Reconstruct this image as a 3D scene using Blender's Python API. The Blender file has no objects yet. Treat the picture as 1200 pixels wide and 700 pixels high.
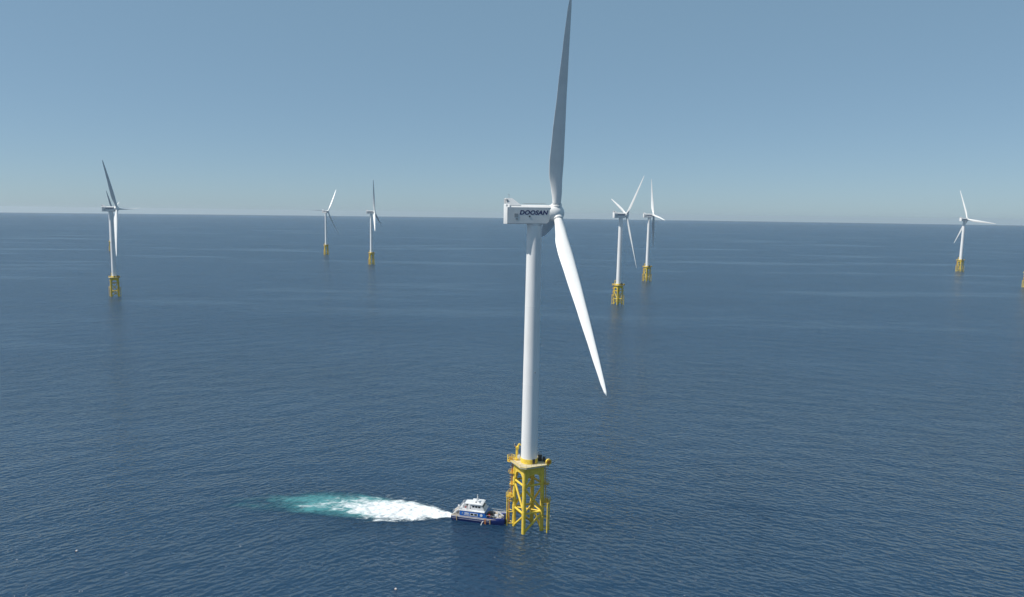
import bpy, bmesh, math, random
from mathutils import Vector, Matrix, noise
R = math.radians
C = bpy.context.scene
COL = C.collection
random.seed(4)

# ------------------------------------------------------------------ camera
H = 110.0                      # drone height, hub height of the nearest turbine
RE = 6.371e6                   # the sea curves away with the earth
F, CX, CY, W, HH = 820.0, 555.0, 350.0, 1200.0, 700.0
PITCH, ROLL = R(6.935), R(0.716)
cam = bpy.data.cameras.new('camera')
cam.sensor_width = 36.0
cam.lens = 36.0 * F / W
cam.shift_x = (W / 2 - CX) / W
cam.clip_start = 1.0
cam.clip_end = 200000.0
co = bpy.data.objects.new('camera', cam)
COL.objects.link(co)
fw = Vector((0, math.cos(PITCH), -math.sin(PITCH)))
u0 = Vector((0, math.sin(PITCH), math.cos(PITCH)))
r0 = Vector((1, 0, 0))
rt = r0 * math.cos(ROLL) + u0 * math.sin(ROLL)
upv = -r0 * math.sin(ROLL) + u0 * math.cos(ROLL)
M = Matrix((rt, upv, -fw)).transposed().to_4x4()
M.translation = (0, 0, H)
co.matrix_world = M
C.camera = co

# ------------------------------------------------------------------ light
SUN_EL, SUN_AZ = R(52), R(191.5)      # azimuth counted from +x towards +y
world = bpy.data.worlds.new('World')
C.world = world
world.use_nodes = True
wn, wl = world.node_tree.nodes, world.node_tree.links
wn.clear()
sky = wn.new('ShaderNodeTexSky')
sky.sky_type = 'NISHITA'
sky.sun_disc = False
sky.sun_elevation = SUN_EL
sky.sun_rotation = (math.pi / 2 - SUN_AZ) % (2 * math.pi)
sky.altitude = 100
sky.air_density = 0.65
sky.dust_density = 0.4
sky.ozone_density = 1.0
bg = wn.new('ShaderNodeBackground')
bg.inputs['Strength'].default_value = 0.08
wo = wn.new('ShaderNodeOutputWorld')
# thin even haze lying over the whole sky, mixed with the clear-air sky
hz = wn.new('ShaderNodeMix'); hz.data_type = 'RGBA'
hz.inputs[0].default_value = 0.5
hz.inputs[7].default_value = (3.52, 6.0, 7.95, 1)
wl.new(sky.outputs[0], hz.inputs[6])
wl.new(hz.outputs[2], bg.inputs[0])
wl.new(bg.outputs[0], wo.inputs[0])

sun = bpy.data.lights.new('sun', 'SUN')
sun.energy = 5.0
sun.angle = R(0.53)
sun.color = (1.0, 0.955, 0.89)
so = bpy.data.objects.new('sun', sun)
COL.objects.link(so)
sd = Vector((math.cos(SUN_AZ) * math.cos(SUN_EL), math.sin(SUN_AZ) * math.cos(SUN_EL), math.sin(SUN_EL)))
so.rotation_euler = sd.to_track_quat('Z', 'Y').to_euler()
so.location = sd * 600

vs = C.view_settings
vs.view_transform = 'Standard'
vs.look = 'None'
vs.exposure = 0.0
vs.gamma = 1.0
vs.use_curve_mapping = False
C.cycles.max_bounces = 8
C.cycles.sample_clamp_direct = 2.2
C.cycles.sample_clamp_indirect = 2.2

# ------------------------------------------------------------------ helpers
class MB:
    """collects shapes, builds ONE mesh object"""
    def __init__(s): s.bm = bmesh.new(); s.mats = []
    def mi(s, m):
        if m not in s.mats: s.mats.append(m)
        return s.mats.index(m)
    def _set(s, faces, m, smooth):
        i = s.mi(m)
        for f in faces: f.material_index = i; f.smooth = smooth
    def box(s, c, size, m, rz=0.0, bevel=0.0, mat=None):
        r = bmesh.ops.create_cube(s.bm, size=1.0)
        T = Matrix.Translation(c) @ Matrix.Rotation(rz, 4, 'Z') @ (mat or Matrix()) @ Matrix.Diagonal((*size, 1))
        bmesh.ops.transform(s.bm, matrix=T, verts=r['verts'])
        fs = {f for v in r['verts'] for f in v.link_faces}
        if bevel:
            es = list({e for v in r['verts'] for e in v.link_edges})
            b = bmesh.ops.bevel(s.bm, geom=es, offset=bevel, segments=2, affect='EDGES', profile=0.6)
            fs = {f for v in b['verts'] for f in v.link_faces} | {f for f in fs if f.is_valid}
        s._set(fs, m, False)
        return s
    def tube(s, p0, p1, r, m, r2=None, n=14, caps=True):
        p0, p1 = Vector(p0), Vector(p1); d = p1 - p0; L = d.length
        q = bmesh.ops.create_cone(s.bm, cap_ends=caps, segments=n, radius1=r, radius2=r if r2 is None else r2, depth=L)
        T = Matrix.Translation((p0 + p1) / 2) @ d.to_track_quat('Z', 'Y').to_matrix().to_4x4()
        bmesh.ops.transform(s.bm, matrix=T, verts=q['verts'])
        fs = {f for v in q['verts'] for f in v.link_faces}
        s._set(fs, m, True)
        for f in fs:
            if len(f.verts) > 4: f.smooth = False
        return s
    def path(s, pts, r, m, n=8, closed=False):
        k = list(pts) + ([pts[0]] if closed else [])
        for a, b in zip(k, k[1:]): s.tube(a, b, r, m, n=n)
        return s
    def lathe(s, prof, m, n=32, T=None):
        rings = []
        for (r, z) in prof:
            if r < 1e-6: rings.append([s.bm.verts.new((0, 0, z))])
            else: rings.append([s.bm.verts.new((r * math.cos(2 * math.pi * k / n), r * math.sin(2 * math.pi * k / n), z)) for k in range(n)])
        fs = []
        for a, b in zip(rings, rings[1:]):
            for k in range(n):
                k2 = (k + 1) % n
                if len(a) == 1 and len(b) == 1: continue
                if len(a) == 1: fs.append(s.bm.faces.new((a[0], b[k2], b[k])))
                elif len(b) == 1: fs.append(s.bm.faces.new((a[k], a[k2], b[0])))
                else: fs.append(s.bm.faces.new((a[k], a[k2], b[k2], b[k])))
        if T: bmesh.ops.transform(s.bm, matrix=T, verts=[v for r in rings for v in r])
        s._set(fs, m, True)
        return s
    def prism(s, poly, y0, y1, m, T=None, bevel=0.0):
        """polygon in (x,z), extruded in y"""
        a = [s.bm.verts.new((x, y0, z)) for x, z in poly]
        b = [s.bm.verts.new((x, y1, z)) for x, z in poly]
        n = len(poly); fs = [s.bm.faces.new(a), s.bm.faces.new(list(reversed(b)))]
        for k in range(n):
            k2 = (k + 1) % n
            fs.append(s.bm.faces.new((a[k2], a[k], b[k], b[k2])))
        vsx = a + b
        if bevel:
            es = list({e for v in vsx for e in v.link_edges})
            bb = bmesh.ops.bevel(s.bm, geom=es, offset=bevel, segments=3, affect='EDGES', profile=0.5)
            fs = list({f for v in bb['verts'] for f in v.link_faces} | {f for f in fs if f.is_valid})
            vsx = list({v for f in fs for v in f.verts})
        if T: bmesh.ops.transform(s.bm, matrix=T, verts=vsx)
        s._set(fs, m, False)
        return s
    def build(s, name, parent=None, sharp=35):
        bmesh.ops.recalc_face_normals(s.bm, faces=s.bm.faces)
        me = bpy.data.meshes.new(name)
        s.bm.to_mesh(me); s.bm.free()
        for m in s.mats: me.materials.append(m)
        try: me.set_sharp_from_angle(angle=R(sharp))
        except Exception: pass
        o = bpy.data.objects.new(name, me)
        COL.objects.link(o)
        if parent: o.parent = parent
        return o

def tag(o, label=None, cat=None, group=None, kind=None):
    if label: o['label'] = label
    if cat: o['category'] = cat
    if group: o['group'] = group
    if kind: o['kind'] = kind
    return o

def empty(name, loc, rz=0.0):
    o = bpy.data.objects.new(name, None)
    o.empty_display_size = 1
    o.location = loc; o.rotation_euler = (0, 0, rz)
    COL.objects.link(o)
    return o

def copy_tree(o, parent=None):
    c = o.copy(); COL.objects.link(c)
    if parent: c.parent = parent
    for ch in list(kids[o.name]) if o.name in kids else []:
        copy_tree(ch, c)
    return c
kids = {}

# ------------------------------------------------------------------ materials
def paint(name, col, rough=0.4, dirt=0.08, scale=0.35, spec=0.5, metallic=0.0, streak=0.0, dirtcol=None):
    m = bpy.data.materials.new(name); m.use_nodes = True
    n, l = m.node_tree.nodes, m.node_tree.links
    b = n['Principled BSDF']
    b.inputs['Roughness'].default_value = rough
    b.inputs['Specular IOR Level'].default_value = spec
    b.inputs['Metallic'].default_value = metallic
    tc = n.new('ShaderNodeTexCoord')
    mp = n.new('ShaderNodeMapping')
    mp.inputs['Scale'].default_value = (1, 1, 1 - 0.8 * streak if streak else 1)
    tx = n.new('ShaderNodeTexNoise'); tx.inputs['Scale'].default_value = scale
    tx.inputs['Detail'].default_value = 7; tx.inputs['Roughness'].default_value = 0.65
    rp = n.new('ShaderNodeMapRange')
    rp.inputs['From Min'].default_value = 0.42; rp.inputs['From Max'].default_value = 0.75
    rp.inputs['To Min'].default_value = 0.0; rp.inputs['To Max'].default_value = 1.0
    mx = n.new('ShaderNodeMix'); mx.data_type = 'RGBA'
    mx.inputs[6].default_value = (*col, 1)
    dc = dirtcol or tuple(c * (1 - 2.2 * dirt) for c in col)
    mx.inputs[7].default_value = (*[max(0, c) for c in dc], 1)
    l.new(tc.outputs['Object'], mp.inputs[0]); l.new(mp.outputs[0], tx.inputs['Vector'])
    l.new(tx.outputs['Fac'], rp.inputs['Value']); l.new(rp.outputs[0], mx.inputs[0])
    l.new(mx.outputs[2], b.inputs['Base Color'])
    return m

WHITE = paint('white_paint', (0.80, 0.80, 0.79), 0.42, 0.05, 0.25, streak=0.9)
BLADE = paint('blade_gelcoat', (0.80, 0.80, 0.78), 0.38, 0.04, 0.2)
NAC = paint('nacelle_shell', (0.70, 0.70, 0.69), 0.45, 0.06, 0.5)
GREY = paint('grey_metal', (0.33, 0.34, 0.35), 0.5, 0.12, 1.0)
DARK = paint('dark_metal', (0.035, 0.04, 0.05), 0.5, 0.1, 1.0)
YEL = paint('yellow_coating', (0.82, 0.60, 0.075), 0.45, 0.1, 0.8, dirtcol=(0.58, 0.37, 0.05))
YELD = paint('weathered_yellow', (0.72, 0.49, 0.07), 0.5, 0.16, 1.2, dirtcol=(0.36, 0.17, 0.04))
ORG = paint('orange_metal', (0.62, 0.22, 0.03), 0.5, 0.15, 1.5)
CONC = paint('deck_plate', (0.56, 0.50, 0.36), 0.75, 0.12, 0.9)
TEXT = paint('navy_letters', (0.010, 0.010, 0.10), 0.45, 0.03, 1.0)
LOUV = paint('louvre_grey', (0.48, 0.48, 0.48), 0.6, 0.2, 4.0)
HULL = paint('hull_blue', (0.026, 0.048, 0.21), 0.3, 0.1, 0.8)
BLUE = paint('cabin_blue', (0.018, 0.13, 0.48), 0.3, 0.06, 0.6)
BWHITE = paint('boat_white', (0.72, 0.73, 0.74), 0.35, 0.10, 0.8)
DECK = paint('boat_deck', (0.48, 0.43, 0.36), 0.7, 0.12, 1.5)
BLACK = paint('black_rubber', (0.012, 0.012, 0.014), 0.6, 0.1, 2.0)
GLASS = paint('dark_glass', (0.012, 0.015, 0.018), 0.08, 0.02, 1.0)
RED = paint('red_paint', (0.5, 0.03, 0.03), 0.45, 0.1, 2.0)
TAN = paint('fender_tan', (0.5, 0.36, 0.18), 0.7, 0.1, 2.0)

def wave_normal(n, l, strength=1.0):
    """swell, wind waves and ripples as bump, measured in world metres; crests run in two crossing directions"""
    tc = n.new('ShaderNodeTexCoord')
    sx = n.new('ShaderNodeSeparateXYZ'); l.new(tc.outputs['Object'], sx.inputs[0])
    side = n.new('ShaderNodeMapRange'); side.interpolation_type = 'SMOOTHSTEP'
    side.inputs['From Min'].default_value = -130; side.inputs['From Max'].default_value = 110
    l.new(sx.outputs['X'], side.inputs['Value'])
    def field(lx, ly, rot, detail, rough, off=0.0):
        mp = n.new('ShaderNodeMapping'); mp.vector_type = 'TEXTURE'
        mp.inputs['Location'].default_value = (off, off * .7, 0)
        mp.inputs['Rotation'].default_value = (0, 0, rot)
        mp.inputs['Scale'].default_value = (lx, ly, 1)
        l.new(tc.outputs['Object'], mp.inputs[0])
        tx = n.new('ShaderNodeTexNoise'); tx.noise_dimensions = '2D'
        tx.inputs['Scale'].default_value = 1.0
        tx.inputs['Detail'].default_value = detail
        tx.inputs['Roughness'].default_value = rough
        tx.inputs['Distortion'].default_value = 0.2
        l.new(mp.outputs[0], tx.inputs['Vector'])
        return tx.outputs['Fac']
    def blend(f, a, b):
        m = n.new('ShaderNodeMix'); m.data_type = 'FLOAT'
        l.new(f, m.inputs[0]); l.new(a, m.inputs[2]); l.new(b, m.inputs[3])
        return m.outputs[0]
    def bump(h, dist, prev):
        bp = n.new('ShaderNodeBump')
        bp.inputs['Strength'].default_value = 1.0
        bp.inputs['Distance'].default_value = dist * strength
        l.new(h, bp.inputs['Height'])
        if prev: l.new(prev.outputs[0], bp.inputs['Normal'])
        return bp
    a = bump(blend(side.outputs[0], field(26, 12, R(30), 2, .5), field(26, 12, R(-18), 2, .5, 50)), SWELL, None)
    b = bump(blend(side.outputs[0], field(3.3, 1.65, R(34), 1.7, .42), field(3.3, 1.65, R(-24), 1.7, .42, 31)), WIND, a)
    c = bump(field(1.5, 0.9, R(6), 2, .45), RIPPLE, b)
    return tc, c
SWELL, WIND, RIPPLE = 2.2, 1.32, 0.16

def sea_material():
    m = bpy.data.materials.new('sea_water'); m.use_nodes = True
    n, l = m.node_tree.nodes, m.node_tree.links
    b = n['Principled BSDF']
    tc, bump = wave_normal(n, l)
    b.inputs['IOR'].default_value = 1.5
    b.inputs['Roughness'].default_value = 0.26
    b.inputs['Base Color'].default_value = (0.0165, 0.046, 0.089, 1)
    # light comes back from a deep layer of water, so it spreads over tens of metres
    b.subsurface_method = 'BURLEY' if hasattr(b, 'subsurface_method') else 'BURLEY'
    b.inputs['Subsurface Weight'].default_value = 1.0
    b.inputs['Subsurface Radius'].default_value = (0.6, 0.85, 1.0)
    b.inputs['Subsurface Scale'].default_value = 160.0
    # wind streaks and slicks: long patches where the ripples lie down
    mp = n.new('ShaderNodeMapping'); mp.inputs['Scale'].default_value = (0.0016, 0.0075, 1)
    mp.inputs['Rotation'].default_value = (0, 0, R(-6))
    l.new(tc.outputs['Object'], mp.inputs[0])
    tx = n.new('ShaderNodeTexNoise'); tx.noise_dimensions = '2D'
    tx.inputs['Scale'].default_value = 1.0; tx.inputs['Detail'].default_value = 5
    tx.inputs['Roughness'].default_value = 0.6
    l.new(mp.outputs[0], tx.inputs['Vector'])
    rp = n.new('ShaderNodeMapRange')
    rp.inputs['From Min'].default_value = 0.35; rp.inputs['From Max'].default_value = 0.72
    rp.inputs['To Min'].default_value = 1.1; rp.inputs['To Max'].default_value = 0.5
    l.new(tx.outputs['Fac'], rp.inputs['Value'])
    # gusts: patches some tens of metres wide where the chop is rougher or calmer
    mg = n.new('ShaderNodeMapping'); mg.inputs['Scale'].default_value = (0.014, 0.026, 1)
    l.new(tc.outputs['Object'], mg.inputs[0])
    tg = n.new('ShaderNodeTexNoise'); tg.noise_dimensions = '2D'; tg.inputs['Scale'].default_value = 1.0
    tg.inputs['Detail'].default_value = 3; tg.inputs['Distortion'].default_value = 0.6
    l.new(mg.outputs[0], tg.inputs['Vector'])
    rg = n.new('ShaderNodeMapRange'); rg.inputs['From Min'].default_value = 0.3; rg.inputs['From Max'].default_value = 0.7
    rg.inputs['To Min'].default_value = 0.62; rg.inputs['To Max'].default_value = 1.2
    l.new(tg.outputs['Fac'], rg.inputs['Value'])
    pr = n.new('ShaderNodeMath'); pr.operation = 'MULTIPLY'
    l.new(rp.outputs[0], pr.inputs[0]); l.new(rg.outputs[0], pr.inputs[1])
    for nd in n:
        if nd.type == 'BUMP': l.new(pr.outputs[0], nd.inputs['Strength'])
    l.new(bump.outputs[0], b.inputs['Normal'])
    # the open sea farther out is ruffled by more small ripples than the water sheltered around the near turbine
    ln = n.new('ShaderNodeVectorMath'); ln.operation = 'LENGTH'
    l.new(tc.outputs['Object'], ln.inputs[0])
    ro = n.new('ShaderNodeMapRange'); ro.interpolation_type = 'SMOOTHSTEP'
    ro.inputs['From Min'].default_value = 290; ro.inputs['From Max'].default_value = 720
    ro.inputs['To Min'].default_value = 0.09; ro.inputs['To Max'].default_value = 0.27
    l.new(ln.outputs['Value'], ro.inputs['Value'])
    sl = n.new('ShaderNodeMapRange'); sl.interpolation_type = 'SMOOTHSTEP'      # slicks are smoother
    sl.inputs['From Min'].default_value = 0.54; sl.inputs['From Max'].default_value = 0.68
    sl.inputs['To Min'].default_value = 1.0; sl.inputs['To Max'].default_value = 0.82
    l.new(tx.outputs['Fac'], sl.inputs['Value'])
    rm = n.new('ShaderNodeMath'); rm.operation = 'MULTIPLY'
    l.new(ro.outputs[0], rm.inputs[0]); l.new(sl.outputs[0], rm.inputs[1])
    l.new(rm.outputs[0], b.inputs['Roughness'])
    return m
SEA = sea_material()

def wake_material():
    m = bpy.data.materials.new('churned_water'); m.use_nodes = True
    n, l = m.node_tree.nodes, m.node_tree.links
    b = n['Principled BSDF']; out = n['Material Output']
    tc, bump = wave_normal(n, l, 1.0)
    b.inputs['IOR'].default_value = 1.333
    b.inputs['Roughness'].default_value = 0.14
    l.new(bump.outputs[0], b.inputs['Normal'])
    at = n.new('ShaderNodeAttribute'); at.attribute_name = 'foam'
    sep = n.new('ShaderNodeSeparateColor'); l.new(at.outputs['Color'], sep.inputs[0])
    def nz(sx, sy, rot, det, rough=0.6, dist=0.6):
        mp = n.new('ShaderNodeMapping'); mp.inputs['Scale'].default_value = (sx, sy, 1)
        mp.inputs['Rotation'].default_value = (0, 0, rot)
        l.new(tc.outputs['Object'], mp.inputs[0])
        t = n.new('ShaderNodeTexNoise'); t.noise_dimensions = '2D'
        t.inputs['Scale'].default_value = 1; t.inputs['Detail'].default_value = det
        t.inputs['Roughness'].default_value = rough; t.inputs['Distortion'].default_value = dist
        l.new(mp.outputs[0], t.inputs['Vector']); return t
    def math2(op, a, bb, clamp=False):
        k = n.new('ShaderNodeMath'); k.operation = op; k.use_clamp = clamp
        for i, x in enumerate((a, bb)):
            if isinstance(x, (int, float)): k.inputs[i].default_value = x
            else: l.new(x, k.inputs[i])
        return k.outputs[0]
    nf = nz(0.20, 0.42, 0, 10, 0.68, 0.4).outputs['Fac']
    ng = nz(0.055, 0.16, R(8), 6, 0.6, 0.8).outputs['Fac']
    # foam amount (white) and bubble amount (turquoise) from the sheet's own attribute plus noise
    foam = math2('ADD', sep.outputs[0], math2('MULTIPLY', math2('SUBTRACT', nf, 0.5), 2.3))
    mr = n.new('ShaderNodeMapRange'); mr.interpolation_type = 'SMOOTHSTEP'
    mr.inputs['From Min'].default_value = 0.30; mr.inputs['From Max'].default_value = 1.15
    l.new(foam, mr.inputs['Value'])
    bub = math2('ADD', sep.outputs[1], math2('MULTIPLY', math2('SUBTRACT', ng, 0.5), 1.5))
    mb_ = n.new('ShaderNodeMapRange'); mb_.interpolation_type = 'SMOOTHSTEP'
    mb_.inputs['From Min'].default_value = 0.08; mb_.inputs['From Max'].default_value = 0.95
    l.new(bub, mb_.inputs['Value'])
    edge = math2('MULTIPLY', mb_.outputs[0], math2('MULTIPLY', sep.outputs[1], 1.5, True))
    ramp = n.new('ShaderNodeMix'); ramp.data_type = 'RGBA'
    ramp.inputs[6].default_value = (0.016, 0.075, 0.105, 1)
    ramp.inputs[7].default_value = (0.075, 0.255, 0.27, 1)
    l.new(edge, ramp.inputs[0])
    mix = n.new('ShaderNodeMix'); mix.data_type = 'RGBA'
    mix.inputs[7].default_value = (0.74, 0.77, 0.78, 1)
    l.new(ramp.outputs[2], mix.inputs[6]); l.new(mr.outputs[0], mix.inputs[0])
    l.new(mix.outputs[2], b.inputs['Base Color'])
    rr = n.new('ShaderNodeMapRange'); rr.inputs['To Min'].default_value = 0.14; rr.inputs['To Max'].default_value = 0.8
    l.new(mr.outputs[0], rr.inputs['Value']); l.new(rr.outputs[0], b.inputs['Roughness'])
    tr = n.new('ShaderNodeBsdfTransparent')
    ms = n.new('ShaderNodeMixShader')
    alpha = math2('MAXIMUM', mr.outputs[0], math2('MULTIPLY', edge, 0.95), True)
    l.new(alpha, ms.inputs[0]); l.new(tr.outputs[0], ms.inputs[1]); l.new(b.outputs[0], ms.inputs[2])
    l.new(ms.outputs[0], out.inputs['Surface'])
    return m
WAKE = wake_material()

# ------------------------------------------------------------------ sea
def ground_z(x, y): return -(x * x + y * y) / (2 * RE)
def make_sea():
    bm = bmesh.new()
    rs = [0, 60, 120, 200, 300, 450]
    while rs[-1] < 60000: rs.append(rs[-1] * 1.16)
    n = 192
    prev = [bm.verts.new((0, 0, 0))]
    for r in rs[1:]:
        z = -r * r / (2 * RE)
        ring = [bm.verts.new((r * math.cos(2 * math.pi * k / n), r * math.sin(2 * math.pi * k / n), z)) for k in range(n)]
        for k in range(n):
            k2 = (k + 1) % n
            if len(prev) == 1: bm.faces.new((prev[0], ring[k], ring[k2]))
            else: bm.faces.new((prev[k], ring[k], ring[k2], prev[k2]))
        prev = ring
    for f in bm.faces: f.smooth = True
    me = bpy.data.meshes.new('sea'); bm.to_mesh(me); bm.free()
    me.materials.append(SEA)
    o = bpy.data.objects.new('sea', me); COL.objects.link(o)
    tag(o, 'dark blue open sea with small wind ripples reaching the horizon', 'sea', kind='structure')
make_sea()

# ------------------------------------------------------------------ sea haze
def make_haze():
    m = bpy.data.materials.new('sea_haze'); m.use_nodes = True
    n, l = m.node_tree.nodes, m.node_tree.links
    n.clear()
    out = n.new('ShaderNodeOutputMaterial')
    v = n.new('ShaderNodeVolumePrincipled')
    v.inputs['Color'].default_value = (0.80, 0.91, 1.0, 1)
    v.inputs['Density'].default_value = HAZE
    v.inputs['Anisotropy'].default_value = 0.2
    l.new(v.outputs[0], out.inputs['Volume'])
    mb = MB(); mb.box((0, 0, (-290 + 186) / 2), (125000, 125000, 476), m)
    o = mb.build('haze')
    tag(o, 'thin pale haze over the sea fading the far turbines and the horizon', 'haze', kind='stuff')
HAZE = 1.5e-5
make_haze()

# ------------------------------------------------------------------ turbine
ZH, OV, TILT, RR = 110.5, 7.2, R(5), 67.0
JA = R(-21)           # jacket orientation (right-hand leg direction)
JR = 4.95             # leg distance from centre

def lerp_tab(tab, s):
    for (a, va), (b, vb) in zip(tab, tab[1:]):
        if s <= b:
            t = (s - a) / (b - a) if b > a else 0
            t = t * t * (3 - 2 * t) * 0.5 + t * 0.5
            return va + (vb - va) * t
    return tab[-1][1]
CH = [(0, 2.8), (0.05, 2.8), (0.13, 3.7), (0.2, 4.5), (0.26, 4.7), (0.4, 4.1), (0.6, 3.05), (0.8, 2.05), (0.94, 1.25), (0.985, 0.7), (1.0, 0.12)]
TH = [(0, 1.0), (0.05, 1.0), (0.13, 0.62), (0.2, 0.42), (0.28, 0.33), (0.45, 0.25), (0.7, 0.2), (1.0, 0.16)]
TW = [(0, -6), (0.1, -6), (0.3, 0), (0.55, 7), (1.0, 12)]
def blade_mesh(pitch=0.0):
    """pitch 0: feathered (chord along the rotor axis); 85: turned flat into the wind"""
    bm = bmesh.new(); ns, nc = 56, 28
    prev = None; first = None
    for i in range(ns + 1):
        s = i / ns; s = 0.042 + (1 - 0.042) * s
        c, t, tw = lerp_tab(CH, s), lerp_tab(TH, s), R(lerp_tab(TW, s)) + R(pitch)
        k = max(0.0, min(1.0, (s - 0.05) / 0.15)); k = k * k * (3 - 2 * k)   # circle -> aerofoil
        ring = []
        for j in range(nc):
            a = 2 * math.pi * j / nc
            cx, cy = 0.5 * math.cos(a) * c, 0.5 * math.sin(a) * c * t          # ellipse, +x leading edge
            u = 0.5 - 0.5 * math.cos(a)                                         # 0 leading, 1 trailing
            yt = 5 * t * (0.2969 * math.sqrt(u) - 0.126 * u - 0.3516 * u * u + 0.2843 * u ** 3 - 0.1015 * u ** 4)
            ax, ay = (0.32 - u) * c, (yt if math.sin(a) >= 0 else -yt * 0.75) * c
            x, y = cx * (1 - k) + ax * k, cy * (1 - k) + ay * k
            X = x * math.cos(tw) - y * math.sin(tw); Y = x * math.sin(tw) + y * math.cos(tw)
            X += 4.2 * s; Y += 4.5 * (s - s * s) * (1 if pitch == 0 else 0)
            ring.append(bm.verts.new((X, Y, RR * s)))
        if prev:
            for j in range(nc):
                j2 = (j + 1) % nc
                bm.faces.new((prev[j], prev[j2], ring[j2], ring[j]))
        else: first = ring
        prev = ring
    bm.faces.new(prev); bm.faces.new(list(reversed(first)))
    bmesh.ops.recalc_face_normals(bm, faces=bm.faces)
    for f in bm.faces: f.smooth = len(f.verts) == 4
    me = bpy.data.meshes.new('blade'); bm.to_mesh(me); bm.free()
    me.materials.append(BLADE)
    return me
BLADE_ME = blade_mesh()
BLADE_FLAT = blade_mesh(84.0)

def leg_xy(k, f=1.0):      # 0 right, 1 back, 2 left, 3 front
    a = JA + k * math.pi / 2
    return Vector((JR * f * math.cos(a), JR * f * math.sin(a), 0))
def at(k, z): v = leg_xy(k, 1.0 + 0.02 * (1 - z / 24)); v.z = z; return v

def text_mesh(body, width, height, mat):
    cu = bpy.data.curves.new('lettering', 'FONT')
    cu.body = body; cu.size = 1.0; cu.shear = 0.22; cu.offset = 0.038; cu.extrude = 0.01
    cu.space_character = 1.04
    ob = bpy.data.objects.new('lettering', cu); COL.objects.link(ob)
    bpy.context.view_layer.update()
    me = bpy.data.meshes.new_from_object(ob.evaluated_get(bpy.context.evaluated_depsgraph_get()))
    bpy.data.objects.remove(ob); bpy.data.curves.remove(cu)
    xs = [v.co.x for v in me.vertices]; ys = [v.co.y for v in me.vertices]
    for v in me.vertices:
        x = (v.co.x - min(xs)) / (max(xs) - min(xs)) * width
        z = (v.co.y - min(ys)) / (max(ys) - min(ys)) * height
        v.co = (x, -v.co.z, z)
    me.materials.clear(); me.materials.append(mat)
    me.name = 'lettering'
    return me
LETTER_ME = text_mesh('DOOSAN', 9.6, 1.5, TEXT)

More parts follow.
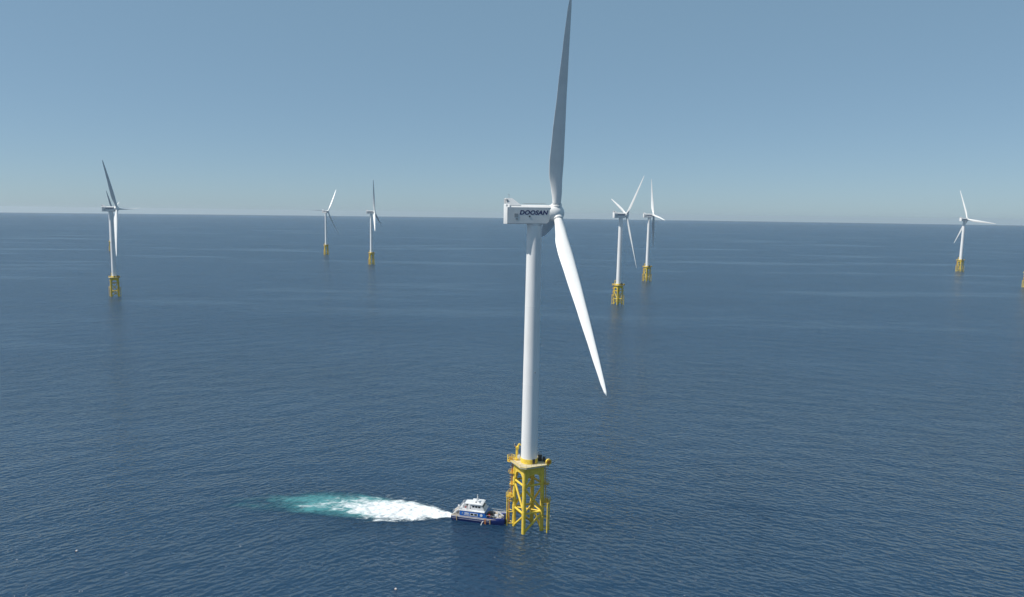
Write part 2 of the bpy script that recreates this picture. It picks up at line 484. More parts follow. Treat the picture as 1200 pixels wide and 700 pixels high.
def make_turbine():
    root = empty('wind_turbine', (0, 0, 0))
    K = kids.setdefault(root.name, [])
    def part(mb, name, parent=None, **kw):
        o = mb.build(name, parent or root, **kw)
        kids.setdefault((parent or root).name, []).append(o); kids.setdefault(o.name, [])
        return o
    # --- jacket foundation
    for k in range(4):
        mb = MB(); mb.tube(at(k, -4), at(k, 23.6), 0.70, YEL, n=20)
        for z in (7, 17): mb.tube(at(k, z - 0.9), at(k, z + 0.9), 0.77, YEL, n=20)
        part(mb, 'leg')
    for k in range(4):
        a, b = k, (k + 1) % 4
        for z in (7.0, 17.0): part(MB().tube(at(a, z), at(b, z), 0.38, YEL, n=12), 'brace')
    # zigzag diagonals: front->right->front, right->back->right ...
    for k in range(4):
        a, b = k, (k + 1) % 4           # k -> next leg counter-clockwise
        part(MB().tube(at(a, 16.2), at(b, 7.6), 0.40, YEL, n=12), 'brace')
        part(MB().tube(at(b, 6.4), at(a, 0.2), 0.40, YEL, n=12), 'brace')
    part(MB().tube(at(2, 7), at(0, 7), 0.28, YEL, n=12), 'brace')
    part(MB().tube(at(1, 7.02), at(3, 7.02), 0.26, YEL, n=12), 'brace')
    # --- transition piece: four haunched girders
    side = (at(0, 20) - at(1, 20)).length
    for k in range(4):
        a, b = at(k, 0), at((k + 1) % 4, 0); d = (b - a).normalized(); mid = (a + b) / 2; w = side / 2 - 0.3
        poly = [(-w, 23.75), (w, 23.75), (w, 18.3)]
        for i in range(0, 13):
            th = math.pi * i / 12
            poly.append((math.copysign(abs(math.cos(th)) ** 0.75, math.cos(th)) * (w - 0.75), 18.3 + 2.6 * math.sin(th) ** 0.7))
        poly.append((-w, 18.3))
        T = Matrix.Translation((mid.x, mid.y, 0)) @ Matrix.Rotation(math.atan2(d.y, d.x), 4, 'Z')
        part(MB().prism(poly, -0.28, 0.28, YEL, T), 'girder')
    # --- platform
    mb = MB(); ho = []
    for k in range(4):
        for s in (-1, 1):
            a = JA + k * math.pi / 2 + s * 0.16
            ho.append((6.75 * math.cos(a), 6.75 * math.sin(a)))
    T = Matrix(((1, 0, 0, 0), (0, 0, 1, 0), (0, 1, 0, 0), (0, 0, 0, 1)))
    mb.prism(ho, 23.8, 24.25, CONC, T)
    part(mb, 'platform')
    mb = MB(); n8 = len(ho)
    for i in range(n8):
        (x0, y0), (x1, y1) = ho[i], ho[(i + 1) % n8]
        L = math.hypot(x1 - x0, y1 - y0); ns = max(1, int(L / 1.6))
        for j in range(ns):
            px, py = x0 + (x1 - x0) * j / ns, y0 + (y1 - y0) * j / ns
            mb.tube((px * .985, py * .985, 24.25), (px * .985, py * .985, 25.4), 0.035, YELD, n=6)
        for z in (24.85, 25.4): mb.tube((x0 * .985, y0 * .985, z), (x1 * .985, y1 * .985, z), 0.03, YELD, n=6)
        mb.tube((x0 * .997, y0 * .997, 24.33), (x1 * .997, y1 * .997, 24.33), 0.09, YEL, n=6)
    part(mb, 'railing')
    # round lookout basket at the left corner
    lc = Vector((6.6 * math.cos(JA + math.pi), 6.6 * math.sin(JA + math.pi), 0))
    mb = MB()
    mb.tube((lc.x, lc.y, 23.5), (lc.x, lc.y, 23.75), 1.35, YELD, n=24)
    for z in (24.4, 25.0, 25.6):
        mb.path([(lc.x + 1.3 * math.cos(2 * math.pi * i / 18), lc.y + 1.3 * math.sin(2 * math.pi * i / 18), z) for i in range(18)], 0.07, YEL, closed=True)
    for i in range(9):
        a = 2 * math.pi * i / 9
        mb.tube((lc.x + 1.3 * math.cos(a), lc.y + 1.3 * math.sin(a), 23.7), (lc.x + 1.3 * math.cos(a), lc.y + 1.3 * math.sin(a), 25.6), 0.06, YEL, n=6)
    mb.box((lc.x - .2, lc.y - .6, 24.5), (1.0, .5, 1.2), ORG, rz=JA)
    part(mb, 'basket')
    # round drum at the right corner
    rc = Vector((7.0 * math.cos(JA), 7.0 * math.sin(JA), 0))
    mb = MB()
    d = Vector((0.35, -1, 0)).normalized()
    p = Vector((rc.x, rc.y, 25.15))
    mb.tube(p - d * .35, p + d * .3, 1.02, YEL, n=28); mb.tube(p + d * .3, p + d * .42, 0.62, ORG, n=20)
    mb.tube((rc.x, rc.y, 23.6), (rc.x, rc.y, 24.6), .2, YELD, n=10)
    part(mb, 'cable_drum')
    # knuckle crane
    cb = leg_xy(2, 0.98); cb.x += 0.35; cb.y -= 0.3
    mb = MB()
    mb.tube((cb.x, cb.y, 24.25), (cb.x, cb.y, 25.0), .75, YEL, n=16)
    mb.tube((cb.x, cb.y, 25.0), (cb.x, cb.y, 28.4), .42, YEL, n=16)
    mb.box((cb.x + .1, cb.y, 28.7), (1.1, .9, .9), YEL, bevel=.08)
    mb.tube((cb.x, cb.y, 28.7), (cb.x + .8, cb.y + .2, 30.1), .3, YEL, n=10)
    mb.tube((cb.x + .8, cb.y + .2, 30.1), (cb.x + 1.9, cb.y + .6, 29.0), .24, YEL, n=10)
    mb.tube((cb.x + 1.9, cb.y + .6, 29.0), (cb.x + 1.9, cb.y + .6, 27.4), .06, DARK, n=6)
    mb.tube((cb.x - .9, cb.y, 29.4), (cb.x - .9, cb.y, 30.4), .12, GREY, n=8)
    mb.tube((cb.x - .4, cb.y, 28.9), (cb.x - .9, cb.y, 29.6), .14, ORG, n=8)
    part(mb, 'crane')
    part(MB().box((-3.55, 1.6, 25.2), (1.0, 1.2, 1.9), BWHITE, bevel=.06), 'cabinet')
    mb = MB(); mb.box((3.9, 1.55, 25.35), (1.3, 1.5, 2.2), DARK, bevel=.05); mb.box((3.9, 1.55, 26.5), (1.4, 1.6, .1), GREY)
    part(mb, 'cabinet')
    part(MB().box((5.3, .55, 25.05), (.9, 1.1, 1.6), DARK, bevel=.05), 'cabinet')
    mb = MB(); mb.tube((3.25, .9, 24.25), (3.25, .9, 27.6), .07, GREY, n=6); mb.box((3.25, .9, 27.7), (.35, .35, .4), BWHITE)
    part(mb, 'lamp')
    # --- boat landings with ladders
    for k, name in ((2, 'l'), (0, 'r')):
        a = JA + k * math.pi / 2
        o_ = Vector((math.cos(a), math.sin(a), 0)); t_ = Vector((-math.sin(a), math.cos(a), 0)); lg = leg_xy(k)
        def P(u, v, z): q = lg + o_ * u + t_ * v; return (q.x, q.y, z)
        mb = MB()
        for v in (-1.2, 1.2):
            mb.tube(P(2.4, v, -3), P(2.4, v, 10.6), .23, YEL, n=12)
            for z in (1.0, 5.2, 9.2): mb.tube(P(.3, v * .4, z), P(2.4, v, z), .16, YEL, n=10)
        for z in (1.0, 5.2, 9.2): mb.tube(P(2.4, -1.2, z), P(2.4, 1.2, z), .13, YEL, n=10)
        lad = part(mb, 'boat_landing')
        mb = MB()
        for v in (-.28, .28): mb.tube(P(2.05, v, -1), P(2.05, v, 12.2), .07, ORG, n=6)
        for i in range(38): mb.tube(P(2.05, -.28, -.6 + i * .33), P(2.05, .28, -.6 + i * .33), .035, ORG, n=5)
        part(mb, 'ladder', lad)
        mb = MB()
        q = lg + o_ * 1.6
        mb.box((q.x, q.y, 10.75), (2.5, 2.7, .22), YELD, rz=a)
        for u, v in ((.4, -1.3), (2.8, -1.3), (2.8, 1.3), (.4, 1.3)): mb.tube(P(u, v, 10.8), P(u, v, 12.2), .06, YELD, n=6)
        for z in (11.2, 11.7, 12.2):
            mb.path([P(.4, -1.3, z), P(2.8, -1.3, z), P(2.8, 1.3, z), P(.4, 1.3, z)], .055, YEL, n=6)
        mb.box((q.x, q.y, 11.4), (.9, .9, 1.0), YELD, rz=a)
        part(mb, 'landing_platform', lad)
        # climbing ladder up to the main platform, with a rest platform
        mb = MB()
        for v in (-.3, .3): mb.tube(P(1.35, v, 11), P(1.0, v, 24.6), .075, ORG if k == 2 else YELD, n=6)
        for i in range(40):
            z = 11.2 + i * .33; u = 1.35 - .35 * (z - 11) / 13.6
            mb.tube(P(u, -.3, z), P(u, .3, z), .035, YELD, n=5)
        for i in range(12):
            z = 13.4 + i * .9; u = 1.35 - .35 * (z - 11) / 13.6
            mb.path([P(u, -.35, z), P(u + .7, -.35, z), P(u + .7, .35, z), P(u, .35, z)], .04, YELD, n=5)
        part(mb, 'ladder')
        mb = MB()
        z0 = 17.2 if k == 0 else 19.3
        q = lg + o_ * (1.5 if k == 0 else 1.1)
        mb.box((q.x, q.y, z0), (1.7, 1.8, .16), YELD, rz=a)
        for z in (z0 + .5, z0 + 1.0):
            mb.path([P(.7, -.9, z), P(2.3, -.9, z), P(2.3, .9, z), P(.7, .9, z)], .05, YELD, n=6)
        for u, v in ((.7, -.9), (2.3, -.9), (2.3, .9), (.7, .9)): mb.tube(P(u, v, z0), P(u, v, z0 + 1.0), .05, YELD, n=6)
        if k == 2:
            mb.box(P(1.2, -.7, z0 + .5), (.9, .12, 1.3), ORG, rz=a)
            q2 = lg + o_ * 1.1
            mb.box((q2.x, q2.y, 15.3), (1.6, 1.7, .16), YELD, rz=a); mb.tube(P(1.0, -.6, 15.3), P(1.0, -.6, z0), .06, YELD, n=6)
            mb.box(P(1.1, -.85, 15.0), (1.5, .12, 1.7), YEL, rz=a); mb.box(P(.9, -.93, 16.1), (.5, .1, .5), RED, rz=a)
        part(mb, 'rest_platform')
    # --- tower
    z0, z1, ra, rb = 25.9, 106.9, 2.88, 2.40
    def rad(z): return ra + (rb - ra) * (z - z0) / (z1 - z0)
    mb = MB().lathe([(rad(z0 + (z1 - z0) * i / 24), z0 + (z1 - z0) * i / 24) for i in range(25)], WHITE, 64)
    for zf in (32.2, 52.0, 79.0):
        q = rad(zf) + .03
        mb.lathe([(q - .1, zf - .14), (q, zf - .12), (q, zf + .12), (q - .1, zf + .14)], WHITE, 64)
    part(mb, 'tower', sharp=40)
    mb = MB().lathe([(3.0, 24.25), (3.0, 25.55), (2.92, 25.9), (2.5, 25.9)], YEL, 64)
    a = R(-62)
    part(mb, 'tower_base')
    part(MB().box((2.98 * math.cos(a), 2.98 * math.sin(a), 25.15), (.16, 1.0, 1.75), DARK, rz=a), 'door')
    part(MB().box((2.72 * math.cos(R(-66)), 2.72 * math.sin(R(-66)), 56.5), (.35, .4, .4), GREY, rz=R(-66)), 'lamp')
    return root, part

def add_head(root, part_dict, yaw):
    """nacelle, its pieces and the hub, turned by yaw (children of root)"""
    def part(mb, name, parent=None, **kw):
        o = mb.build(name, parent or root, **kw)
        kids.setdefault((parent or root).name, []).append(o); kids.setdefault(o.name, [])
        return o
    nz0, nz1, hw = -3.25, 3.05, 2.75
    xr, xf = -9.7, 4.75
    mb = MB(); bm = mb.bm; mb.mi(NAC)
    def section(x, zb, zt, w):
        t = min(.85, (zt - zb) * .3)
        q = [(-w + .25, zb), (-w, zb + .25), (-w, zt - t), (-w + .75, zt - .12), (-w + 1.0, zt), (w - 1.0, zt), (w - .75, zt - .12), (w, zt - t), (w, zb + .25), (w - .25, zb)]
        return [bm.verts.new((x, yy, zz)) for yy, zz in q]
    secs = [section(x, zb, zt, w) for x, zb, zt, w in ((xr, nz0, nz1, hw), (3.2, nz0, nz1, hw), (3.75, nz0 + .12, nz1, hw), (4.35, nz0 + .75, nz1 - .03, hw - .02), (4.75, nz0 + 1.75, nz1 - .12, hw - .08), (4.9, nz0 + 2.3, nz1 - .3, hw - .25))]
    for p, q in zip(secs, secs[1:]):
        for k in range(len(p)): bm.faces.new((p[k], p[(k + 1) % len(p)], q[(k + 1) % len(p)], q[k]))
    bm.faces.new(secs[0]); bm.faces.new(list(reversed(secs[-1])))
    nac = part(mb, 'nacelle', sharp=28)
    nac.location = (0, 0, 110.0)
    # rear frame with the cooler hood
    mb = MB()
    flat = Matrix(((1, 0, 0, 0), (0, 0, 1, 0), (0, 1, 0, 0), (0, 0, 0, 1)))
    mb.prism([(xr - .55, -hw + 1.15), (xr + .75, -hw - .03), (xr + .75, hw + .03), (xr - .55, hw - 1.15)], nz0 - .04, nz1 + .03, WHITE, flat, bevel=.04)
    part(mb, 'rear_frame', nac)
    mb = MB()
    mb.prism([(xr - .4, nz1 - .3), (xr + 4.5, nz1 - .3), (xr + 4.35, nz1 + .1), (xr + 1.8, nz1 + 2.1), (xr - .3, nz1 + 2.15)], -2.35, 2.35, WHITE)
    hood = part(mb, 'cooler_hood', nac)
    for v in hood.data.vertices:
        if v.co.z > nz1 + 1.0: v.co.y *= .62
    mb = MB(); mb.box((xr + .1, -1.85, nz1 + 1.1), (.36, .3, 1.2), GREY)
    mb.box((xr - .42, 0, nz1 + 1.15), (.08, 3.6, 1.5), LOUV)
    part(mb, 'louvre', hood)
    mb = MB()
    for yy in (-.8, .9): mb.tube((xr + .9, yy, nz1 + 2.1), (xr + .9, yy, nz1 + 3.4), .03, GREY, n=6)
    mb.tube((xr + .9, -.8, nz1 + 3.0), (xr + .9, .9, nz1 + 3.0), .04, GREY, n=6); mb.box((xr + .9, .9, nz1 + 3.45), (.2, .2, .15), GREY)
    part(mb, 'wind_vane', nac)
    mb = MB()
    mb.box((xr + 3.0, -hw - .01, -.45), (1.25, .05, 1.3), LOUV); mb.box((xr + 3.2, -hw - .01, -1.6), (.75, .05, .6), GREY)
    for i in range(7): mb.box((xr + 3.0, -hw - .03, -.95 + i * .17), (1.25, .06, .05), LOUV)
    part(mb, 'vent', nac)
    part(MB().box((-2.2, -hw - .02, -.75), (.5, .1, .5), DARK), 'hatch', nac)
    mb = MB()
    for yy in (-1.6, 1.6):
        mb.tube((-4, yy, nz1 + .45), (3.4, yy, nz1 + .45), .04, GREY, n=6)
        for i in range(6): mb.tube((-4 + i * 1.48, yy, nz1), (-4 + i * 1.48, yy, nz1 + .45), .03, GREY, n=6)
    part(mb, 'roof_rail', nac)
    for s in (1, -1):
        o = bpy.data.objects.new('lettering', LETTER_ME); COL.objects.link(o); o.parent = nac
        o.location = (-5.6 if s > 0 else 4.0, -s * (hw + .012), -.22)
        if s < 0: o.rotation_euler = (0, 0, math.pi)
        kids[nac.name].append(o)
    mb = MB().lathe([(2.44, 106.3), (2.62, 106.5), (2.62, 106.85), (2.44, 106.9)], WHITE, 48)
    part(mb, 'yaw_ring')
    # hub with spinner, built along +Z then laid along the tilted axis
    mb = MB()
    mb.lathe([(0, 2.75), (.7, 2.68), (1.5, 2.35), (2.2, 1.75), (2.75, .85), (2.98, -.1), (2.98, -1.0), (2.8, -1.9), (2.7, -2.45), (1.5, -2.45), (0, -2.45)], BLADE, 48)
    hub = part(mb, 'hub', sharp=50)
    return nac, hub

def place_head(root, objs, yaw, phi):
    Y = Matrix.Rotation(yaw, 4, 'Z')
    for o in objs:
        o.rotation_euler = (0, 0, yaw + R(3.5))
    ah = Vector((math.cos(yaw), math.sin(yaw), 0))
    a = ah * math.cos(TILT) + Vector((0, 0, math.sin(TILT)))
    h = Vector((math.sin(yaw), -math.cos(yaw), 0))
    u = (-ah) * math.sin(TILT) + Vector((0, 0, math.cos(TILT)))
    hubp = ah * OV + Vector((0, 0, ZH))
    hub = [o for o in kids[root.name] if o.name.split('.')[0] == 'hub'][0]
    Mh = Matrix((h, u, a)).transposed()           # columns: X=h, Y=u, Z=a
    Mh = Matrix((u.cross(a), u, a)).transposed()
    hub.matrix_basis = Matrix.Translation(hubp) @ Matrix((u.cross(a), -a.cross(u.cross(a)) * -1, a)).transposed().to_4x4()
    bl = [o for o in kids[root.name] if o.name.split('.')[0] == 'blade']
    co_ = [o for o in kids[root.name] if o.name.split('.')[0] == 'blade_collar']
    for i in range(3):
        p = phi + i * 2 * math.pi / 3
        r = u * math.cos(p) + h * math.sin(p)
        y = r.cross(a)
        MM = Matrix.Translation(hubp) @ Matrix((a, y, r)).transposed().to_4x4()
        bl[i].matrix_basis = MM
        co_[i].matrix_basis = MM

proto, _ = make_turbine()
add_head(proto, None, 0)
for i in range(3):
    o = bpy.data.objects.new('blade', BLADE_ME); COL.objects.link(o); o.parent = proto
    kids[proto.name].append(o); kids[o.name] = []
cm = MB().lathe([(1.2, 1.0), (1.72, 1.6), (1.72, 3.0), (1.52, 3.05), (1.52, 3.2), (1.30, 3.22)], BLADE, 36, T=Matrix.Translation((0.19, 0.2, 0)))
c0 = cm.build('blade_collar', proto, sharp=40)
kids[proto.name].append(c0); kids[c0.name] = []
for i in range(2):
    c1 = c0.copy(); COL.objects.link(c1); c1.parent = proto; kids[proto.name].append(c1); kids[c1.name] = []

def head_objs(root): return [o for o in kids[root.name] if o.name.split('.')[0] in ('nacelle', 'yaw_ring')]

def clone(o, parent=None):
    c = o.copy(); COL.objects.link(c)
    if parent: c.parent = parent
    kids[c.name] = []
    if parent: kids[parent.name].append(c)
    for ch in list(kids.get(o.name, [])): clone(ch, c)
    return c

# base x, y, yaw, phase, jacket widening, label
TURB = [
    (20.06, 235.62, 3.0, 21.0, 1.0, 0, 'nearest and largest wind turbine, yellow jacket base with blue crew boat alongside'),
    (-455.1, 881.9, 6.0, 30.9, 1.15, 0, 'wind turbine at far left, one dark blade leaning up left, one white blade hanging down'),
    (-381.0, 1803.4, -26.4, -32.1, 1.0, 0, 'small distant wind turbine with one blade up right and a dark blade down right'),
    (-217.2, 1480.1, 0.7, 125.8, 1.0, 0, 'distant wind turbine seen edge-on with a dark blade straight up, left of the nearest one'),
    (179.3, 863.4, 8.9, 47.7, 1.0, 1, 'white wind turbine with blades in a wide V, just right of the nearest one'),
    (292.2, 1178.9, -3.4, 96.8, 1.0, 0, 'wind turbine with one white blade straight up, behind the one with V-shaped blades'),
    (1036.4, 1491.3, 7.1, 97.2, 1.0, 1, 'small wind turbine at far right seen from behind, all three blades spread apart'),
    (-960.5, 1853.0, 12.8, 46.6, 1.0, 0, 'farthest wind turbine mostly hidden behind the far left turbine'),
    (915.7, 1152.5, -35.0, 0.0, 1.0, 0, 'wind turbine cut off by the right picture edge, only part of its yellow base showing'),
]
for i, (x, y, yaw, phi, jw, flat, lab) in enumerate(TURB):
    t = proto if i == 0 else clone(proto)
    t.location = (x, y, ground_z(x, y))
    place_head(t, head_objs(t), R(yaw), R(phi))
    if flat:
        for o in kids[t.name]:
            if o.data is BLADE_ME: o.data = BLADE_FLAT
    tag(t, lab, 'wind turbine', 'offshore wind turbines standing in the sea')
    if jw != 1.0:
        for o in kids[t.name]:
            if o.name.split('.')[0] in ('leg', 'brace', 'girder', 'platform', 'railing', 'boat_landing', 'ladder', 'rest_platform', 'basket', 'cable_drum'):
                o.scale = (jw, jw, 1)

# ------------------------------------------------------------------ crew boat
def make_boat():
    root = empty('crew_boat', (3.2, 242.0, 0.0), R(-15.0))
    tag(root, 'blue and white catamaran crew boat pushing its bow against the nearest turbine base', 'boat')
    P = lambda mb, n, p=None, **k: mb.build(n, p or root, **k)
    # two demihulls lofted, joined by a bridge deck
    mb = MB(); bm = mb.bm
    xs = [-9.7, -9.0, -6, -2, 2, 5, 7.2, 8.6, 9.5]
    for s in (-1, 1):
        prev = None
        for x in xs:
            f = max(0, (x - 3.0) / 6.5)
            top = 1.85 + 0.55 * f * f
            w = 1.05 * (1 - .55 * f ** 2.2); wb = .8 * (1 - .93 * f ** 1.6)
            c = s * 2.45; rake = 0.5 * f
            ring = [bm.verts.new((x + rake * (z_ / 2.4), c + yy, z_)) for yy, z_ in
                    ((-w, top), (-w, 1.2), (-wb, 0.35), (-wb * .6, -.6), (wb * .6, -.6), (wb, .35), (w, 1.2), (w, top))]
            if prev:
                for k in range(8):
                    fc = bm.faces.new((prev[k], prev[(k + 1) % 8], ring[(k + 1) % 8], ring[k])); fc.material_index = mb.mi(HULL)
            else: bm.faces.new(ring)
            prev = ring
        bm.faces.new(list(reversed(prev)))
    mb.mi(HULL)
    mb.box((-.4, 0, 1.45), (18.2, 3.1, .7), HULL)
    hull = P(mb, 'hull', sharp=30)
    mb = MB()
    mb.box((-2.7, -3.53, 1.72), (13.8, .12, .14), BWHITE); mb.box((-2.2, -3.52, 1.05), (14.4, .10, .10), GREY)
    mb.box((-2.7, 3.53, 1.72), (13.8, .12, .14), BWHITE); mb.box((-2.2, 3.52, 1.05), (14.4, .10, .10), GREY)
    P(mb, 'rubbing_strip', hull)
    for x in (-7.6, 4.7):
        P(MB().tube((x, -3.66, .35), (x, -3.66, 1.95), .17, TAN, n=10), 'side_fender', hull)
    mb = MB()
    T = Matrix(((1, 0, 0, 0), (0, 0, 1, 0), (0, 1, 0, 0), (0, 0, 0, 1)))
    mb.prism([(-9.6, -3.45), (5, -3.45), (7.4, -3.25), (9.4, -2.9), (9.4, 2.9), (7.4, 3.25), (5, 3.45), (-9.6, 3.45)], 1.9, 2.02, DECK, T)
    P(mb, 'deck')
    mb = MB()
    for s in (-1, 1):
        mb.prism([(3.0, 2.02), (9.6, 2.1), (9.6, 2.75), (6.5, 2.5), (3.4, 2.45)], s * 3.15 - .06, s * 3.15 + .06, HULL if s < 0 else BWHITE)
    mb.box((9.45, 0, 2.35), (.14, 6.2, .7), HULL)
    P(mb, 'bulwark')
    # main cabin: blue sides
    mb = MB()
    mb.prism([(-6.7, 2.02), (3.7, 2.02), (2.4, 3.95), (-6.7, 3.95)], -3.2, 3.2, BLUE, bevel=.06)
    cabin = P(mb, 'cabin')
    mb = MB(); mb.prism([(-7.0, 3.95), (2.6, 3.95), (2.45, 4.2), (-7.0, 4.2)], -3.3, 3.3, BWHITE, bevel=.04)
    mb.box((-1.4, -3.22, 2.95), (2.9, .06, .95), BWHITE)
    P(mb, 'trim', cabin)
    for x in (-2.1, -0.7):
        P(MB().box((x, -3.26, 3.0), (1.0, .05, .6), GLASS), 'window', cabin)
        P(MB().box((x, 3.22, 3.0), (1.0, .06, .6), GLASS), 'window', cabin)
    mb = MB(); mb.tube((1.35, -3.21, 3.0), (1.35, -3.25, 3.0), .5, BWHITE, n=24); mb.tube((-5.6, -3.21, 3.1), (-5.6, -3.25, 3.1), .28, GREY, n=20)
    P(mb, 'emblem', cabin)
    mb = MB()                                  # blurred block characters on the side
    for x, w in ((-4.75, .16), (-4.45, .16), (-4.15, .3), (-3.75, .16), (-3.45, .34)): mb.box((x, -3.23, 3.15), (w, .05, .62), BWHITE)
    mb.box((-4.6, -3.23, 3.15), (.4, .05, .14), BWHITE); mb.box((-4.1, -3.235, 3.38), (.7, .05, .14), BWHITE)
    mb.box((-4.1, -3.23, 2.55), (1.9, .05, .14), BWHITE)
    P(mb, 'lettering', cabin)
    # wheelhouse
    mb = MB()
    mb.prism([(-2.7, 4.2), (2.3, 4.2), (1.9, 5.0), (1.15, 6.25), (-2.7, 6.25)], -2.25, 2.25, BWHITE, bevel=.08)
    wh = P(mb, 'wheelhouse')
    for x in (-1.85, -.75, .35):
        for yy in (-2.27, 2.27): P(MB().box((x, yy, 5.55), (.8, .06, .62), GLASS), 'window', wh)
    for yy in (-1.5, -.5, .5, 1.5):
        P(MB().box((1.55, yy, 5.62), (.06, .8, .75), GLASS, mat=Matrix.Rotation(R(-31), 4, 'Y')), 'window', wh)
    mb = MB(); mb.prism([(-3.2, 6.25), (1.5, 6.25), (1.6, 6.4), (1.0, 6.62), (-3.0, 6.6)], -2.5, 2.5, BWHITE, bevel=.05)
    mb.box((.3, -1.0, 6.7), (.6, .6, .2), GREY); mb.box((-1.2, -.9, 6.72), (.4, .4, .3), DARK)
    P(mb, 'roof', wh)
    mb = MB()
    mb.tube((-.9, 0, 6.6), (-.9, 0, 9.3), .16, BWHITE, r2=.1, n=10); mb.tube((-1.6, 0, 6.6), (-.9, 0, 8.2), .09, BWHITE, n=8)
    mb.box((-.9, 0, 8.1), (.2, 1.5, .18), BWHITE); mb.box((-.7, 0, 7.6), (.6, 1.0, .35), BWHITE, bevel=.05)
    for yy in (-.7, .7): mb.tube((-.9, yy, 8.1), (-.9, yy, 9.0), .04, GREY, n=6)
    P(mb, 'mast')
    # aft upper deck with rails, canopy and equipment
    mb = MB()
    for yy in (-3.15, 3.15):
        for x in (-6.8, -5.9, -5.0, -4.1, -3.2): mb.tube((x, yy, 4.2), (x, yy, 5.3), .05, BWHITE, n=6)
        for z in (4.55, 4.95, 5.3): mb.tube((-6.8, yy, z), (-2.8, yy, z), .04, BWHITE, n=6)
    for z in (4.55, 4.95, 5.3): mb.tube((-6.8, -3.15, z), (-6.8, 3.15, z), .04, BWHITE, n=6)
    P(mb, 'railing')
    mb = MB()
    mb.prism([(-5.4, 5.95), (-3.25, 6.1), (-3.25, 6.2), (-5.3, 6.06)], -1.6, 2.0, BWHITE)
    for x in (-5.2, -3.6):
        for yy in (-1.5, 1.9): mb.tube((x, yy, 4.2), (x, yy, 6.15), .07, GREY, n=6)
    P(mb, 'canopy')
    mb = MB(); mb.box((-5.2, -.6, 4.75), (1.6, 2.2, 1.1), GREY, bevel=.08); mb.box((-3.6, -1.5, 4.8), (.9, 1.1, 1.2), BWHITE, bevel=.08)
    P(mb, 'equipment_locker')
    P(MB().box((-4.7, -2.3, 5.0), (.5, .25, .5), RED, bevel=.04), 'lifebuoy_box')
    mb = MB(); mb.tube((-7.5, -2.3, 5.3), (-6.9, -2.3, 5.3), .32, BWHITE, n=14); mb.tube((-7.2, -2.3, 4.2), (-7.2, -2.3, 5.3), .06, GREY, n=6)
    P(mb, 'life_raft')
    # stern: stairs, rails, exhaust
    mb = MB()
    for yy in (-3.0, -1.9):
        mb.tube((-9.4, yy, 2.2), (-6.9, yy, 4.3), .09, BWHITE, n=6); mb.tube((-9.4, yy, 3.2), (-6.9, yy, 5.2), .05, BWHITE, n=6)
    for i in range(7):
        mb.box((-9.2 + i * .36, -2.45, 2.35 + i * .3), (.3, 1.1, .06), GREY)
    P(mb, 'stairs')
    mb = MB(); mb.box((-8.0, .8, 2.55), (1.6, 3.2, 1.0), DECK, bevel=.06); mb.box((-8.4, -1.0, 2.4), (.8, .7, .8), GREY, bevel=.06)
    P(mb, 'engine_hatch')
    for yy in (-2.6, 2.6):
        P(MB().box((-9.75, yy, 1.6), (.35, 1.0, .5), TAN, bevel=.08).box((-9.85, yy + .1, 1.0), (.4, .8, .7), BLACK, bevel=.08), 'stern_fender')
    # foredeck
    mb = MB()
    mb.tube((4.2, -2.6, 3.25), (4.2, -1.3, 3.25), 1.12, BLACK, n=28); mb.tube((4.2, -2.72, 3.25), (4.2, -2.6, 3.25), .36, RED, n=18)
    P(mb, 'hose_reel')
    P(MB().box((5.0, .6, 2.5), (1.1, 2.0, .9), DARK, bevel=.08), 'winch')
    P(MB().box((5.9, -.4, 2.35), (1.0, 1.3, .6), BWHITE, bevel=.06), 'deck_crate')
    P(MB().box((6.6, 1.5, 2.4), (.9, 1.2, .75), TAN, bevel=.06), 'deck_crate')
    mb = MB()
    mb.tube((7.0, -.9, 2.0), (7.0, -.9, 3.0), .28, BWHITE, n=12)
    mb.tube((7.0, -.9, 2.9), (7.15, -.9, 4.1), .3, BWHITE, n=10); mb.tube((7.1, -.9, 4.05), (9.0, -1.0, 2.75), .27, BWHITE, n=10)
    mb.tube((6.4, -.4, 2.1), (7.0, -.9, 3.4), .14, BWHITE, n=8); mb.tube((7.1, -.9, 3.0), (8.1, -.95, 3.35), .12, GREY, n=8)
    P(mb, 'deck_crane')
    mb = MB()
    for x in (3.3, 4.6, 5.9, 7.2, 8.5, 9.4):
        for s in (-1, 1): mb.tube((x, s * 3.1, 2.4), (x, s * 3.1, 3.25), .04, BWHITE, n=6)
    for s in (-1, 1): mb.tube((3.3, s * 3.1, 3.25), (9.4, s * 3.1, 3.25), .04, BWHITE, n=6)
    P(mb, 'bow_rail')
    mb = MB()
    mb.box((9.95, 0, 2.0), (.7, 4.6, 1.1), BLACK, bevel=.15)
    for yy in (-2.5, 2.5): mb.tube((9.85, yy, .7), (9.85, yy, 2.6), .38, BLACK, n=14)
    mb.box((8.9, 0, 2.35), (1.1, 3.4, .5), BLACK, bevel=.1)
    P(mb, 'bow_fender')
    mb = MB()
    for yy in (-.25, .25): mb.tube((2.9 + yy, -3.6, .1), (2.9 + yy, -3.6, 2.1), .06, ORG, n=6)
    for i in range(6): mb.tube((2.65, -3.6, .3 + i * .33), (3.15, -3.6, .3 + i * .33), .05, ORG, n=6)
    P(mb, 'side_ladder')
    mb = MB()
    mb.path([(2.2, -3.5, 1.1), (2.0, -3.9, .95), (1.8, -4.3, .55), (1.65, -4.6, .0)], .13, BWHITE, n=7)
    P(mb, 'water_jet')
make_boat()

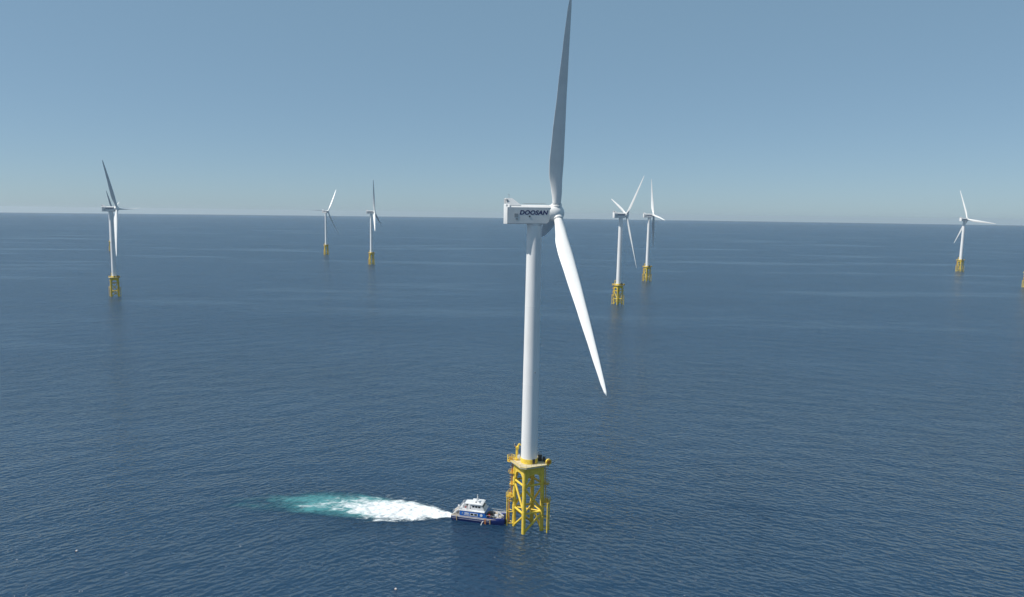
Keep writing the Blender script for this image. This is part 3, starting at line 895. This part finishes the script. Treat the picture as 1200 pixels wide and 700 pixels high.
# ------------------------------------------------------------------ wake
def make_wake():
    # stations along the churned water: (near-camera edge, far edge), white amount, bubble amount
    ST = [((-6.2, 242.6), (-5.6, 246.0), 1.5, 1.0), ((-9.3, 242.2), (-9.6, 248.6), 1.55, 1.0), ((-12.3, 241.6), (-13.5, 251.8), 1.6, 1.0), ((-19.9, 240.6), (-21.3, 257.4), 1.55, 1.0),
          ((-27.5, 240.0), (-29.8, 260.0), 1.4, 1.0), ((-37.4, 240.2), (-42.6, 263.7), 1.05, 1.0), ((-47.2, 242.0), (-58.2, 265.8), 0.62, .95),
          ((-63.2, 244.0), (-67.6, 264.0), 0.32, .74), ((-76.2, 246.0), (-79.5, 263.0), 0.0, .52), ((-92.0, 247.5), (-93.7, 263.0), -.3, .32), ((-118.0, 250.5), (-119.0, 261.0), -.8, .0)]
    n, m = 180, 48
    bm = bmesh.new(); lay = bm.loops.layers.float_color.new('foam')
    G = []; V = []
    for i in range(n + 1):
        q = i / n * (len(ST) - 1); k = min(int(q), len(ST) - 2); t = q - k
        (a0, b0, f0, g0), (a1, b1, f1, g1) = ST[k], ST[k + 1]
        A = Vector(a0).lerp(Vector(a1), t); B = Vector(b0).lerp(Vector(b1), t)
        f = f0 + (f1 - f0) * t; g = g0 + (g1 - g0) * t
        mid = (A + B) / 2; kx = .98 + .27 * min(1, q / 5); A = mid + (A - mid) * kx; B = mid + (B - mid) * kx
        row = []; vr = []
        for j in range(m + 1):
            v = j / m * 2 - 1
            p = A.lerp(B, j / m)
            e = 1 - (max(0, (abs(v) - .2) / .8)) ** 1.6
            e = max(0, e)
            ew = max(0.0, 1 - abs(v - (-.12)) / .86) ** .6       # white core sits a little to the near side
            ft = f - .95 * (1 - ew)
            z = 0.05 + ground_z(p.x, p.y)
            if f > 0:
                turb = noise.fractal(Vector((p.x * .35, p.y * .5, 3.1)), 1.0, 2.0, 5)
                z += max(0, ft) * (0.25 + 0.28 * turb) * (1.3 if i < 50 else 1.0)
                z = max(z, 0.04)
            row.append(bm.verts.new((p.x, p.y, z))); vr.append((ft, g * e))
        G.append(row); V.append(vr)
    for i in range(n):
        for j in range(m):
            fc = bm.faces.new((G[i][j], G[i + 1][j], G[i + 1][j + 1], G[i][j + 1])); fc.smooth = True
            for lp, (ii, jj) in zip(fc.loops, ((i, j), (i + 1, j), (i + 1, j + 1), (i, j + 1))):
                a, b = V[ii][jj]; lp[lay] = (a, b, 0, 1)
    bmesh.ops.recalc_face_normals(bm, faces=bm.faces)
    me = bpy.data.meshes.new('wake'); bm.to_mesh(me); bm.free(); me.materials.append(WAKE)
    o = bpy.data.objects.new('wake', me); COL.objects.link(o)
    tag(o, 'white foam turning to turquoise bubbles trailing left from the crew boat stern', 'wake', kind='stuff')
make_wake()

# ------------------------------------------------------------------ floats
def fishing_float(loc, label):
    root = empty('fishing_float', loc)
    mb = MB(); mb.lathe([(0, -.5), (.26, -.3), (.36, 0), (.33, .2), (.2, .34), (0, .38)], BWHITE, 18)
    mb.build('float_body', root)
    mb = MB().tube((0, 0, .36), (0, 0, .6), .05, ORG, n=8); mb.tube((0, 0, .04), (0, 0, .13), .38, ORG, n=18)
    mb.build('band', root)
    tag(root, label, 'float', 'small white floats on the water')
fishing_float((-127.3, 214.6, 0), 'tiny white float alone on the water, below and left of the foam trail')
fishing_float((-21.8, 193.9, 0), 'tiny white float at the bottom edge of the sea, below the boat')
